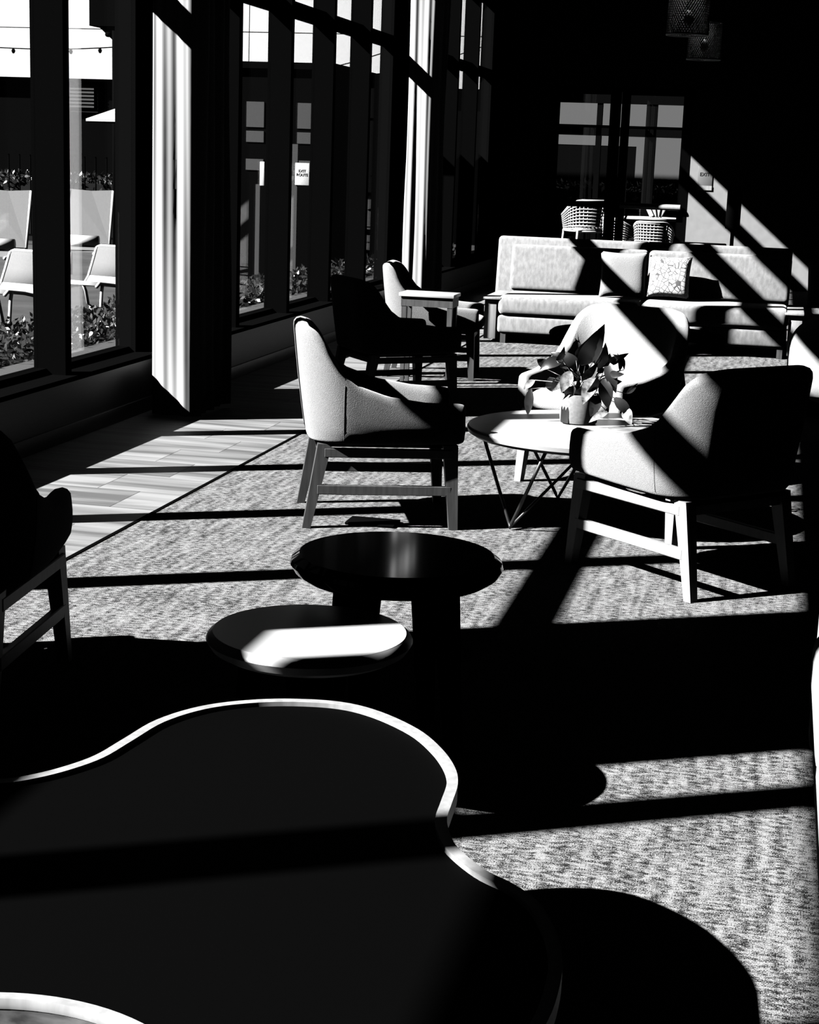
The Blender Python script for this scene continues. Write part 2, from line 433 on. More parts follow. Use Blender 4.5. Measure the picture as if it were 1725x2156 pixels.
# ------------------------------------------------------------------ barrel armchair
SEAM = []
def shell_mesh():
    """upholstered U-shaped back and arms, x forward"""
    path = []
    hw, xf, xb, r = 0.272, 0.30, -0.272, 0.128
    ns, nc, nb = 16, 12, 8
    for k in range(ns): path.append((xf + (xb + r - xf) * k / ns, -hw))
    for k in range(nc): a = PI / 2 * k / nc; path.append((xb + r - r * math.sin(a), -hw + r - r * math.cos(a)))
    for k in range(nb + 1): path.append((xb, -hw + r + (2 * hw - 2 * r) * k / nb))
    for k in range(1, nc + 1): a = PI / 2 * k / nc; path.append((xb + r - r * math.cos(a), hw - r + r * math.sin(a)))
    for k in range(1, ns + 1): path.append((xb + r + (xf - xb - r) * k / ns, hw))
    path = [(x, y_ * (1.03 - (0.15 * ((x + 0.16) / 0.46) ** 2 if x > -0.16 else 0.0))) for x, y_ in path]
    prof = [(0.34, 0.525), (0.165, 0.532), (0.01, 0.556), (-0.12, 0.602), (-0.165, 0.64), (-0.195, 0.70), (-0.225, 0.775), (-0.25, 0.815), (-0.275, 0.832)]
    def ztop(x):
        if x >= prof[0][0]: return prof[0][1]
        for (xa, za), (xb_, zb) in zip(prof, prof[1:]):
            if xb_ <= x <= xa:
                t = (xa - x) / (xa - xb_); t = t * t * (3 - 2 * t) if False else t
                return za + (zb - za) * t
        return prof[-1][1]
    bm = bmesh.new(); rings = []
    N = len(path)
    for i, (x, y_) in enumerate(path):
        a = path[max(0, i - 1)]; b = path[min(N - 1, i + 1)]
        t = Vector((b[0] - a[0], b[1] - a[1])).normalized(); nrm = Vector((-t.y, t.x))   # outward: path runs front-right > back > front-left
        zt = ztop(x); zb = 0.355
        bk = max(0.0, min(1.0, (zt - 0.53) / 0.34))
        th = 0.068
        lean_t = 0.015 + 0.05 * bk
        h = zt - zb
        sec = []
        # closed rounded section (offset outwards, z)
        pts = []
        rr = th / 2
        for k in range(7): ang = PI * k / 6; pts.append((rr * math.cos(ang), h - rr + rr * math.sin(ang)))
        for f in (0.75, 0.5, 0.25): pts.append((-rr, (h - rr) * f))
        for k in range(5): ang = PI + PI * k / 4; pts.append((rr * math.cos(ang) * 1.0, 0.02 + 0.02 * math.sin(ang)))
        for f in (0.25, 0.5, 0.75): pts.append((rr + 0.010 * math.sin(PI * f), (h - rr) * f))
        # end rounding of the arms
        ef = 1.0
        for off, z in pts:
            ln = lean_t * (z / h) ** 1.5
            p = Vector((x, y_)) + nrm * (off * ef + ln)
            sec.append(bm.verts.new((p.x, p.y, zb + z)))
        rings.append(sec)
    for ring in (min(rings[:28], key=lambda r: abs(r[0].co.x + 0.165)), min(rings[-28:], key=lambda r: abs(r[0].co.x + 0.165))):
        SEAM.append([v.co.copy() for v in (ring[14], ring[15], ring[16], ring[17], ring[0])])
    n = len(rings[0])
    for A, B in zip(rings, rings[1:]):
        for k in range(n): bm.faces.new((A[k], A[(k + 1) % n], B[(k + 1) % n], B[k]))
    # rounded arm fronts: shrink rings forwards
    for R_, sgn in ((rings[0], 1), (rings[-1], 1)):
        prev = R_
        cen = Vector((0, 0, 0))
        for v in R_: cen += v.co
        cen /= n
        for dx, s in ((0.018, 0.93), (0.030, 0.75), (0.035, 0.45)):
            cur = [bm.verts.new(Vector((cen.x + dx, cen.y + (v.co.y - cen.y) * s, cen.z + (v.co.z - cen.z) * (1 - (1 - s) * 0.35)))) for v in R_]
            for k in range(n): bm.faces.new((prev[k], prev[(k + 1) % n], cur[(k + 1) % n], cur[k]))
            prev = cur
        bm.faces.new(prev)
    return bm

def make_armchair(fabric='fabric', wood='wood'):
    t = empty('barrel_armchair')
    sh = obj('back_shell', shell_mesh(), fabric, t, smooth=True)
    for line in SEAM:                                  # seam between side and back panels
        bm = bmesh.new(); tube(bm, line, 0.0016, 6)
        obj('seam', bm, 'fabric_dark', sh, smooth=True)
    bm = bmesh.new(); cushion(bm, 0.040, 0, 0.405, 0.64, 0.45, 0.13, 7, 3.4, 18)
    obj('seat', bm, fabric, t, smooth=True)
    boxo('seat_base', 'black', -0.27, 0.29, -0.225, 0.225, 0.335, 0.365, t)
    for s in (-1, 1):
        bm = bmesh.new(); taper(bm, (0.302, s * 0.262, 0.0), (0.280, s * 0.238, 0.352), (0.036, 0.034), (0.062, 0.05)); obj('leg', bm, wood, t)
        bm = bmesh.new(); taper(bm, (-0.307, s * 0.250, 0.0), (-0.238, s * 0.240, 0.352), (0.034, 0.034), (0.058, 0.05)); obj('leg', bm, wood, t)
        bm = bmesh.new(); mt = Matrix.Translation((0.018, s * 0.258, 0.162)) @ Matrix.Rotation(s * math.atan2(0.004, 0.55), 4, 'Z')
        box(bm, -0.285, 0.27, -0.012, 0.012, -0.02, 0.02, 0.003, 1, mt); obj('stretcher', bm, wood, t)
        bm = bmesh.new(); mt = Matrix.Translation((0.02, s * 0.255, 0.315)) @ Matrix.Rotation(s * math.atan2(0.004, 0.55), 4, 'Z')
        box(bm, -0.26, 0.27, -0.014, 0.014, -0.018, 0.020, 0.003, 1, mt); obj('side_rail', bm, wood, t)
    boxo('front_rail', wood, 0.272, 0.300, -0.235, 0.235, 0.30, 0.335, t)
    boxo('rear_rail', wood, -0.262, -0.234, -0.22, 0.22, 0.30, 0.335, t)
    return t
GRP = 'matching barrel armchairs'
proto = make_armchair()
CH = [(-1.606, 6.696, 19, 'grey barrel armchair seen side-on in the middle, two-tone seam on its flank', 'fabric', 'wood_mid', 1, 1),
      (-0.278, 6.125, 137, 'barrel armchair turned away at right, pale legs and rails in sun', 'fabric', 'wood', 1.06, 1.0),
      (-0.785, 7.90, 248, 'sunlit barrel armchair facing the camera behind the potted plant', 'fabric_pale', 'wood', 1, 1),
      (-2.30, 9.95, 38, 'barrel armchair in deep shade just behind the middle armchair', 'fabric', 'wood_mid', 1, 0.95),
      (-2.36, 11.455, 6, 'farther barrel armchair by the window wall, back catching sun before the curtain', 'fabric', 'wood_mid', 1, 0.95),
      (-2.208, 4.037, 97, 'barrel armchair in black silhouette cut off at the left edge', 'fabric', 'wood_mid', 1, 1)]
for i, (x, y_, a, lab, fb, wd, kx, kz) in enumerate(CH):
    t = proto if i == 0 else copy_tree(proto)
    t.location = (x, y_, 0); t.rotation_euler = (0, 0, math.radians(a)); t.scale = (kx, 1, kz); tag(t, lab, 'armchair', GRP)
    for ch in t.children:
        n = ch.name.split('.')[0]
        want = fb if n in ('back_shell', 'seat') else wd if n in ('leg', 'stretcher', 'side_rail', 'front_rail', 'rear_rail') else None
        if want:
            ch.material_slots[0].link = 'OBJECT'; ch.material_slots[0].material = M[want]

# ------------------------------------------------------------------ round tables
def round_table(name, x, y_, r, h, th, top, leg, label, cat='table', legs=4, rot=0.3, bev=0.03, lr=0.62, ls=0.05, group=None):
    t = empty(name, (x, y_, 0), rot)
    bm = bmesh.new()
    lathe(bm, [(0, h - th), (r - 0.035, h - th), (r - 0.012, h - th * 0.75), (r, h - bev * 0.9), (r - 0.004, h - bev * 0.5), (r - bev * 0.7, h - 0.002), (r - bev * 0.8, h), (0, h)], 72)
    obj('tabletop', bm, top, t, smooth=True, angle=25)
    for k in range(legs):
        a = 2 * PI * k / legs + PI / legs
        bm = bmesh.new(); ca, sa = math.cos(a), math.sin(a)
        taper(bm, (r * (lr + 0.16) * ca, r * (lr + 0.16) * sa, 0), (r * lr * ca, r * lr * sa, h - th), (ls * 0.62, ls * 0.62), (ls, ls))
        obj('leg', bm, leg, t)
    tag(t, label, cat, group); return t
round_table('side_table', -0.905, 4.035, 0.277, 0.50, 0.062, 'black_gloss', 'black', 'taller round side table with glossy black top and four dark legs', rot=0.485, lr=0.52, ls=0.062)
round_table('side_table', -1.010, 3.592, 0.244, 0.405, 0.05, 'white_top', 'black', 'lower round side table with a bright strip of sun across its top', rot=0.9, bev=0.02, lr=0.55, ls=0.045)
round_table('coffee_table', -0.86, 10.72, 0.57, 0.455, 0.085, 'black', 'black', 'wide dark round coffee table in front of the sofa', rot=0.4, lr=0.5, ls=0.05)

# white table with wire legs
t = empty('coffee_table', (-0.755, 6.94, 0))
bm = bmesh.new(); R = 0.502; h = 0.405
lathe(bm, [(0, h - 0.045), (R - 0.03, h - 0.045), (R - 0.005, h - 0.03), (R, h - 0.012), (R - 0.006, h - 0.003), (R - 0.015, h), (0, h)], 80)
obj('tabletop', bm, 'white_top', t, smooth=True, angle=30)
for k in range(3):
    a = math.radians(231 + 120 * k); ca, sa = math.cos(a), math.sin(a)
    F = Vector((0.40 * ca, 0.40 * sa, 0.010))
    T1 = Vector((0.40 * ca - 0.19 * sa, 0.40 * sa + 0.19 * ca, h - 0.045)); T2 = Vector((0.40 * ca + 0.19 * sa, 0.40 * sa - 0.19 * ca, h - 0.045))
    I = Vector((0.10 * math.cos(a + PI), 0.10 * math.sin(a + PI), h - 0.045))
    bm = bmesh.new()
    d1 = (T1 - F); d2 = (T2 - F)
    tube(bm, [T1, F + d1 * 0.5, F + d1 * 0.06 + Vector((0, 0, 0.004)), F, F + d2 * 0.06 + Vector((0, 0, 0.004)), F + d2 * 0.5, T2], 0.0075, 8)
    tube(bm, [F + Vector((0, 0, 0.002)), F + (I - F) * 0.5, I], 0.0065, 8)
    obj('wire_leg', bm, 'metal_dark', t, smooth=True)
tag(t, 'white round coffee table on thin crossed wire legs, plant on top', 'table')

# plant on the white table
PX, PY, PZ = -0.795, 7.05, 0.405
pot = empty('potted_plant', (PX, PY, PZ))
bm = bmesh.new(); lathe(bm, [(0, 0.0), (0.072, 0.0), (0.080, 0.006), (0.083, 0.03), (0.084, 0.125), (0.0825, 0.130), (0.077, 0.130), (0.075, 0.122), (0.074, 0.10), (0, 0.10)], 48)
po = obj('pot', bm, 'pot', pot, smooth=True, angle=40)
bm = bmesh.new()                                     # dark worn patch on the pot
pts = []
for k in range(9):
    a = math.radians(212 + 4.2 * k)
    pts.append(((0.0852 * math.cos(a), 0.0852 * math.sin(a))))
rows = [[bm.verts.new((px, py, 0.006 + (0.062 + 0.012 * math.sin(i * 2.1)) * j)) for i, (px, py) in enumerate(pts)] for j in (0, 1)]
for i in range(8): bm.faces.new((rows[0][i], rows[0][i + 1], rows[1][i + 1], rows[1][i]))
obj('glaze_patch', bm, 'metal_dark', po)
bm = bmesh.new(); lathe(bm, [(0.074, 0.105), (0.05, 0.112), (0, 0.116)], 24); obj('soil', bm, 'soil', pot)

def leaf(base, tip, width, m, roll=0.0, droop=0.15):
    """pointed leaf blade from base to tip with a folded midrib, and its petiole from the pot"""
    base, tip = Vector(base), Vector(tip)
    ax = tip - base; L = ax.length; t_ = ax.normalized()
    side = t_.cross(Vector((0.25, -0.9, 0.3))).normalized()
    side = Matrix.Rotation(roll, 3, t_) @ side
    nr = side.cross(t_).normalized()
    bm = bmesh.new(); prev = None
    n = 7
    for i in range(n + 1):
        f = i / n
        w = 0.92 * width * (math.sin(PI * min(1, f * 0.94 + 0.03)) ** 0.75) * (1.2 - 0.75 * f)
        if i == n: w = 0.0004
        c = base + ax * f + nr * (L * droop * math.sin(PI * f))
        cur = [bm.verts.new(c - side * w / 2 + nr * w * 0.16), bm.verts.new(c), bm.verts.new(c + side * w / 2 + nr * w * 0.16)]
        if prev:
            for k in range(2): bm.faces.new((prev[k], prev[k + 1], cur[k + 1], cur[k]))
        prev = cur
    s0 = Vector((random.uniform(-0.03, 0.03), random.uniform(-0.03, 0.03), 0.11))
    mid = (s0 + base) / 2 + Vector((0, 0, 0.03))
    o = obj('leaf', bm, m, pot, smooth=True)
    bm = bmesh.new(); tube(bm, [s0, mid, base], 0.0018, 5); obj('stem', bm, m, o, smooth=True)
K = 0.00214          # metres per pixel at the plant
def PL(u, v, dy): return ((u - 1210) * K, dy, (880 - v) * K - 0.005)
LV = [((1205, 760), (1243, 690), 46, 'leaf', .02, .2), ((1225, 772), (1250, 722), 44, 'leaf', .03, .9), ((1170, 752), (1135, 770), 30, 'leaf', .0, .3),
      ((1160, 752), (1172, 728), 18, 'leaf', -.02, .6), ((1200, 770), (1172, 742), 30, 'leaf', .05, -.2), ((1192, 770), (1180, 805), 30, 'leaf_pale', -.07, .1),
      ((1178, 780), (1160, 806), 26, 'leaf_pale', -.08, -.1), ((1262, 752), (1280, 800), 30, 'leaf', .0, .2), ((1270, 772), (1294, 770), 18, 'leaf', -.03, .4),
      ((1286, 768), (1279, 740), 14, 'leaf_pale', .03, .4), ((1258, 782), (1268, 832), 34, 'leaf', -.04, .2), ((1240, 780), (1225, 824), 34, 'leaf_pale', -.06, .2),
      ((1215, 790), (1238, 760), 28, 'leaf_pale', -.03, .3), ((1118, 795), (1100, 812), 16, 'leaf_pale', -.02, .2), ((1112, 812), (1108, 858), 22, 'leaf', -.04, .2),
      ((1305, 810), (1322, 792), 12, 'leaf', -.02, .2), ((1283, 818), (1312, 846), 26, 'leaf', -.06, .2), ((1306, 838), (1318, 864), 26, 'leaf_pale', -.05, .4),
      ((1272, 846), (1243, 864), 18, 'leaf_pale', -.08, .3), ((1200, 800), (1190, 825), 30, 'leaf', -.06, .1), ((1222, 800), (1210, 830), 26, 'leaf', -.07, .4),
      ((1215, 760), (1200, 725), 26, 'leaf', .06, .2), ((1145, 790), (1150, 815), 26, 'leaf', .02, .2), ((1250, 760), (1292, 738), 20, 'leaf', .05, .2),
      ((1236, 790), (1252, 768), 26, 'leaf', .0, -.3), ((1195, 745), (1228, 700), 36, 'leaf', .04, .5), ((1230, 755), (1252, 728), 34, 'leaf', .05, -.3),
      ((1215, 800), (1250, 790), 34, 'leaf', .02, .6), ((1245, 800), (1285, 790), 30, 'leaf', .03, .1), ((1205, 790), (1170, 775), 28, 'leaf', .05, .7),
      ((1180, 765), (1150, 745), 30, 'leaf', .04, .1), ((1140, 775), (1120, 760), 26, 'leaf', .03, .2), ((1250, 815), (1240, 850), 28, 'leaf', -.07, .0),
      ((1228, 815), (1245, 780), 22, 'leaf_pale', -.07, .5), ((1295, 765), (1275, 740), 26, 'leaf', .02, .8), ((1255, 765), (1262, 740), 24, 'leaf', .06, .3),
      ((1212, 815), (1228, 790), 24, 'leaf', -.05, .3), ((1190, 815), (1205, 790), 22, 'leaf', -.03, .9)]
for (b0, t0, w, m_, dy, rl) in LV:
    b1, t1 = Vector(PL(b0[0], b0[1], dy)), Vector(PL(t0[0], t0[1], dy + random.uniform(-.03, .03)))
    leaf(b1, b1 + (t1 - b1) * 1.22, w * K * 1.08, m_, rl)
tag(pot, 'leafy houseplant in a speckled cylindrical pot on the white table', 'plant')
mg = empty('magazine', (-0.50, 6.84, 0.405), 0.35)
boxo('pages', 'white_top', -0.115, 0.112, -0.15, 0.15, 0.0, 0.006, mg); boxo('cover', 'cover', -0.117, 0.115, -0.152, 0.152, 0.006, 0.0075, mg)
tag(mg, 'magazine with a dark and pale cover lying beside the plant pot', 'magazine')

# square table between the two far chairs
t = empty('side_table', (-2.28, 10.945, 0))
boxo('tabletop', 'white_top', -0.20, 0.18, -0.115, 0.125, 0.595, 0.62, t, 0.004); boxo('apron', 'wood_mid', -0.185, 0.17, -0.10, 0.11, 0.53, 0.595, t)
for sx in (-0.165, 0.15):
    for sy in (-0.08, 0.07):
        bm = bmesh.new(); taper(bm, (sx, sy, 0), (sx, sy, 0.53), (0.025, 0.025), (0.035, 0.035)); obj('leg', bm, 'wood_mid', t)
tag(t, 'square white-topped side table between the two chairs by the windows', 'table')

# ------------------------------------------------------------------ lipped foreground tables
OUT = [(-1.205, 2.39), (-1.168, 2.42), (-1.131, 2.471), (-1.1, 2.541), (-1.085, 2.634), (-1.066, 2.748), (-1.016, 2.845), (-0.942, 2.909), (-0.857, 2.946), (-0.763, 2.957),
       (-0.679, 2.926), (-0.588, 2.852), (-0.526, 2.766), (-0.484, 2.68), (-0.464, 2.605), (-0.457, 2.518), (-0.452, 2.453), (-0.437, 2.398), (-0.412, 2.342), (-0.359, 2.277),
       (-0.31, 2.24), (-0.268, 2.195), (-0.235, 2.127), (-0.213, 2.052), (-0.203, 1.974), (-0.205, 1.86), (-0.23, 1.76), (-0.30, 1.68), (-0.42, 1.635),
       (-0.60, 1.60), (-0.80, 1.57), (-1.0, 1.57), (-1.2, 1.63), (-1.36, 1.76), (-1.43, 1.95), (-1.42, 2.12), (-1.36, 2.27), (-1.28, 2.365)]
def smooth_closed(P, sub_=5):
    out = []; n = len(P)
    for i in range(n):
        p0, p1, p2, p3 = (Vector(P[(i + k) % n]) for k in (-1, 0, 1, 2))
        for j in range(sub_):
            t_ = j / sub_
            out.append(0.5 * ((2 * p1) + (p2 - p0) * t_ + (2 * p0 - 5 * p1 + 4 * p2 - p3) * t_ * t_ + (3 * p1 - p0 - 3 * p2 + p3) * t_ ** 3))
    return out
def inset(P, d_):
    out = []; n = len(P)
    for i in range(n):
        t_ = (P[(i + 1) % n] - P[i - 1]).normalized(); nrm = Vector((t_.y, -t_.x))      # outline runs clockwise: inside is to the right
        out.append(P[i] + nrm * d_)
    return out
def lip_table(name, P, h, label, inner, lipw=0.019, depth=0.009, legs=(), wood='wood'):
    t = empty(name, (sum(p.x for p in P) / len(P), sum(p.y for p in P) / len(P), 0))
    o = Vector((t.location.x, t.location.y)); Q = [p - o for p in P]
    Qi = inset(Q, lipw)
    bm = bmesh.new(); prism(bm, [(p.x, p.y) for p in inset(Q, 0.003)], h - depth - 0.02, h - depth); obj('tabletop', bm, inner, t)
    bm = bmesh.new(); prism(bm, [(p.x, p.y) for p in Q], h - depth - 0.022, h, [(p.x, p.y) for p in Qi]); obj('lip', bm, wood, t, smooth=True, angle=40)
    for lx, ly in legs:
        bm = bmesh.new(); p = Vector((lx, ly)) - o
        taper(bm, (p.x * 1.08, p.y * 1.08, 0), (p.x, p.y, h - depth - 0.02), (0.032, 0.032), (0.05, 0.05)); obj('leg', bm, 'wood_mid', t)
    tag(t, label, 'table'); return t
P5 = smooth_closed(OUT)
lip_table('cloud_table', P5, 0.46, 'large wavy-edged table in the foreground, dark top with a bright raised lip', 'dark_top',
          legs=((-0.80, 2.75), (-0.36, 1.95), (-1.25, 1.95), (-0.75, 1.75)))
P6 = [Vector((-0.70 + 0.25 * math.cos(-2 * PI * k / 96), 1.262 + 0.25 * math.sin(-2 * PI * k / 96))) for k in range(96)]
t = empty('round_tray_table', (-0.70, 1.262, 0)); rt, ht = 0.25, 0.60
bm = bmesh.new(); lathe(bm, [(rt - 0.016, ht - 0.012), (rt - 0.002, ht - 0.012), (rt, ht - 0.006), (rt - 0.002, ht), (rt - 0.015, ht), (rt - 0.017, ht - 0.006), (rt - 0.016, ht - 0.012)], 96); obj('rim', bm, 'wood', t, smooth=True, angle=35)
bm = bmesh.new(); lathe(bm, [(0, ht - 0.115), (rt - 0.05, ht - 0.115), (rt - 0.008, ht - 0.07), (rt - 0.003, ht - 0.012), (rt - 0.015, ht - 0.012), (rt - 0.02, ht - 0.066), (rt - 0.06, ht - 0.10), (0, ht - 0.10)], 96); obj('tray', bm, 'tray_wood', t, smooth=True, angle=35)
for k in range(3):
    a = 2 * PI * k / 3 + PI / 2; bm = bmesh.new(); taper(bm, (0.19 * math.cos(a), 0.19 * math.sin(a), 0), (0.13 * math.cos(a), 0.13 * math.sin(a), ht - 0.115), (0.026, 0.026), (0.036, 0.036)); obj('leg', bm, 'wood_mid', t)
tag(t, 'round wooden tray table with a pale raised rim, bottom left corner', 'table')

# upholstered sofa at the right edge, facing the wavy table
s = empty('lounge_sofa', (0.635, 3.30, 0))
boxo('base', 'fabric', -0.455, 0.40, -0.72, 0.72, 0.05, 0.25, s, 0.03, 3)
for a, b in ((-0.72, -0.005), (0.005, 0.72)): boxo('seat_cushion', 'fabric', -0.48, 0.25, a, b, 0.252, 0.43, s, 0.06, 4)
for a, b in ((-0.88, -0.725), (0.725, 0.88)): boxo('arm', 'fabric', -0.465, 0.42, a, b, 0.05, 0.52, s, 0.05, 4)
boxo('backrest', 'fabric', 0.26, 0.44, -0.72, 0.72, 0.252, 0.80, s, 0.05, 4)
for lx in (-0.42, 0.34):
    for ly in (-0.84, 0.79): boxo('foot', 'wood_mid', lx, lx + 0.05, ly, ly + 0.05, 0.0, 0.05, s)
tag(s, 'grey upholstered sofa at the right edge, only a sunlit sliver in view', 'sofa')

# ------------------------------------------------------------------ sofa
s = empty('sofa', (-1.16, 14.2, 0))
sx0, sx1 = -1.13, 1.27
boxo('base', 'velvet', sx0, sx1, -0.44, 0.42, 0.085, 0.235, s, 0.03, 3)
for a, b in ((sx0, 0.06), (0.065, sx1)):
    bm = bmesh.new(); box(bm, a, b, -0.46, 0.24, 0.236, 0.405, 0.055, 5); obj('seat_cushion', bm, 'velvet', s, smooth=True)
lean = Matrix.Rotation(math.radians(-9), 4, 'X')
bm = bmesh.new(); box(bm, sx0 - 0.16, sx1, -0.06, 0.08, 0, 0.60, 0.035, 3, Matrix.Translation((0, 0.37, 0.265)) @ lean); obj('back_frame', bm, 'velvet', s, smooth=True, angle=50)
for a, b in ((sx0, 0.06), (0.065, sx1)):
    bm = bmesh.new(); box(bm, a - (a + b) / 2, b - (a + b) / 2, -0.085, 0.085, -0.20, 0.20, 0.04, 4, Matrix.Translation(((a + b) / 2, 0.22, 0.60)) @ lean); obj('back_cushion', bm, 'velvet', s, smooth=True)
am = boxo('arm', 'wood', sx0 - 0.115, sx0 - 0.012, -0.42, 0.40, 0.03, 0.365, s, 0.005)
boxo('arm_top', 'wood', sx0 - 0.125, sx0 + 0.03, -0.45, 0.40, 0.365, 0.385, am, 0.004)
am = boxo('arm', 'wood', sx1 + 0.012, sx1 + 0.115, -0.42, 0.40, 0.03, 0.365, s, 0.005)
boxo('arm_top', 'wood', sx1 - 0.03, sx1 + 0.125, -0.45, 0.40, 0.365, 0.385, am, 0.004)
for lx in (sx0 + 0.03, sx1 - 0.07):
    for ly in (-0.42, 0.35): boxo('foot', 'wood_mid', lx, lx + 0.045, ly, ly + 0.045, 0.0, 0.085, s)
tag(s, 'long grey upholstered sofa with wooden arms before the glass door', 'sofa')
def throw_pillow(x, y_, z, w, m, label, rz=0.0, tilt=16, tag_name='throw_pillow'):
    bm = bmesh.new(); n = 18
    for sgn in (1, -1):
        g = []
        for i in range(n + 1):
            r_ = []
            for j in range(n + 1):
                a, b = 2 * i / n - 1, 2 * j / n - 1
                edge = 1 - 0.07 * (1 - a * a) * abs(b) ** 6 ; edge2 = 1 - 0.07 * (1 - b * b) * abs(a) ** 6
                t_ = 0.075 * ((1 - a ** 4) * (1 - b ** 4)) ** 0.55
                r_.append(bm.verts.new((a * w / 2 * edge2, -sgn * t_, b * w / 2 * edge)))
            g.append(r_)
        for i in range(n):
            for j in range(n): bm.faces.new((g[i][j], g[i + 1][j], g[i + 1][j + 1], g[i][j + 1]))
    bmesh.ops.remove_doubles(bm, verts=bm.verts[:], dist=0.0004)
    o = obj(tag_name, bm, m, None, smooth=True); o.location = (x, y_, z); o.rotation_euler = (math.radians(-tilt), 0, rz)
    tag(o, label, 'pillow'); return o
throw_pillow(-1.285, 14.16, 0.598, 0.40, 'pillow', 'plain grey square pillow leaning on the sofa back', 0.12)
throw_pillow(-0.895, 14.165, 0.598, 0.36, 'print_pillow', 'white pillow with a fine dark line pattern on the sofa', -0.05)

# plump ottoman at the right, and its neighbour
t = empty('ottoman', (0.56, 10.75, 0))
bm = bmesh.new(); cushion(bm, 0, 0, 0.35, 0.92, 0.92, 0.58, 2.3, 2.9, 26); obj('cushion', bm, 'fabric_pale', t, smooth=True)
bm = bmesh.new(); lathe(bm, [(0, 0), (0.36, 0.0), (0.36, 0.07), (0, 0.07)], 40); obj('plinth', bm, 'black', t)
tag(t, 'plump round pale ottoman cut off at the right edge', 'ottoman')
throw_pillow(0.40, 11.22, 0.78, 0.30, 'fabric_pale', 'small pale pillow standing above the round ottoman', 0.3, 10, 'throw_pillow').location = (0.33, 10.95, 0.80)

# console behind the sofa, sanitizer stand
t = empty('console_table', (-0.62, 16.6, 0))
boxo('tabletop', 'wood', -0.36, 0.10, -0.16, 0.16, 0.755, 0.79, t, 0.012)
for lx in (-0.32, 0.06):
    for ly in (-0.12, 0.12): bm = bmesh.new(); taper(bm, (lx, ly, 0), (lx, ly, 0.755), (0.025, 0.025), (0.03, 0.03)); obj('leg', bm, 'black', t)
tag(t, 'small narrow table standing behind the sofa back', 'table')
t = empty('sanitizer_stand', (-0.535, 19.0, 0))
boxo('dispenser', 'black', -0.085, 0.075, -0.06, 0.06, 0.86, 1.29, t, 0.015); bm = bmesh.new(); tube(bm, [(0.0, 0, 0.02), (0.0, 0, 0.87)], 0.022, 10); obj('pole', bm, 'black', t, smooth=True)
bm = bmesh.new(); lathe(bm, [(0, 0), (0.16, 0), (0.16, 0.012), (0.03, 0.025), (0, 0.025)], 32); obj('base', bm, 'black', t)
boxo('light', 'white', -0.08, -0.068, -0.063, -0.058, 1.19, 1.205, t)
tag(t, 'black dispenser on a slim stand in front of the sunlit wall', 'dispenser')

# exit plate on the far wall
t = empty('exit_sign', (-1.02, YF, 1.39))
boxo('plate', 'sign_grey', -0.095, 0.095, -0.012, 0.0, -0.155, 0.15, t, 0.004)
boxo('lower_strip', 'wood', -0.095, 0.095, -0.015, -0.012, -0.152, -0.095, t)
text('lettering', 'EXIT', 0.062, 'ink', t, (-0.005, -0.0135, 0.045), (PI / 2, 0, 0))
tag(t, 'small grey wall plate reading EXIT beside the glass door', 'sign')

# pendant lamps of woven strands
def pendant(x, y_, z0, r, hgt, label):
    t = empty('pendant_lamp', (x, y_, z0))
    bm = bmesh.new(); n = 46
    for sgn in (1, -1):
        for k in range(n):
            a0 = 2 * PI * k / n; pts = []
            for i in range(9):
                f = i / 8; a = a0 + sgn * f * 1.35; rr = r * (1.0 - 0.05 * f)
                pts.append((rr * math.cos(a), rr * math.sin(a), f * hgt))
            tube(bm, pts, 0.0036, 4)
    o = obj('woven_shade', bm, 'rattan', t); o['kind'] = 'stuff'
    for z in (0.0, hgt):
        bm = bmesh.new(); tube(bm, [(r * (1 - 0.05 * z / hgt) * math.cos(2 * PI * k / 40), r * (1 - 0.05 * z / hgt) * math.sin(2 * PI * k / 40), z) for k in range(40)], 0.007, 6, True); obj('ring', bm, 'wood', t, smooth=True)
    bm = bmesh.new(); lathe(bm, [(0, hgt), (r * 0.95, hgt), (r * 0.95, hgt + 0.004), (0, hgt + 0.004)], 32); obj('cap', bm, 'black', t)
    bm = bmesh.new(); tube(bm, [(0, 0, hgt), (0, 0, H_C - z0)], 0.005, 6); obj('cord', bm, 'black', t)
    bm = bmesh.new(); lathe(bm, [(0, 0.06), (0.03, 0.08), (0.04, 0.12), (0.02, 0.17), (0, 0.19)], 16); obj('bulb', bm, 'white', t, smooth=True)
    ld = bpy.data.lights.new('lamp_glow', 'POINT'); ld.energy = 0.6; ld.shadow_soft_size = 0.03
    lo_ = bpy.data.objects.new('lamp_glow', ld); C.objects.link(lo_); lo_.parent = t; lo_.location = (0, 0, 0.215)
    tag(t, label, 'lamp', 'woven pendant lamps')
pendant(-0.83, 13.3, 2.51, 0.16, 0.34, 'larger woven drum pendant lamp at the top of the picture')
pendant(-0.86, 16.5, 2.53, 0.16, 0.34, 'smaller woven drum pendant lamp hanging lower and farther back')

# device lying under the middle chair
boxo('floor_outlet', 'black', -1.68, -1.47, 6.47, 6.60, 0.0, 0.012, None, 0.003)
tag(bpy.data.objects['floor_outlet'], 'flat dark floor box on the carpet under the middle armchair', 'outlet')

# ------------------------------------------------------------------ outdoors
struct(boxo('floor_patio', 'concrete', -40, -3.95, -20, 60, -0.12, -0.02)); struct(boxo('floor_terrace', 'concrete', -3.95, 12, YF + 0.18, 60, -0.12, -0.02))
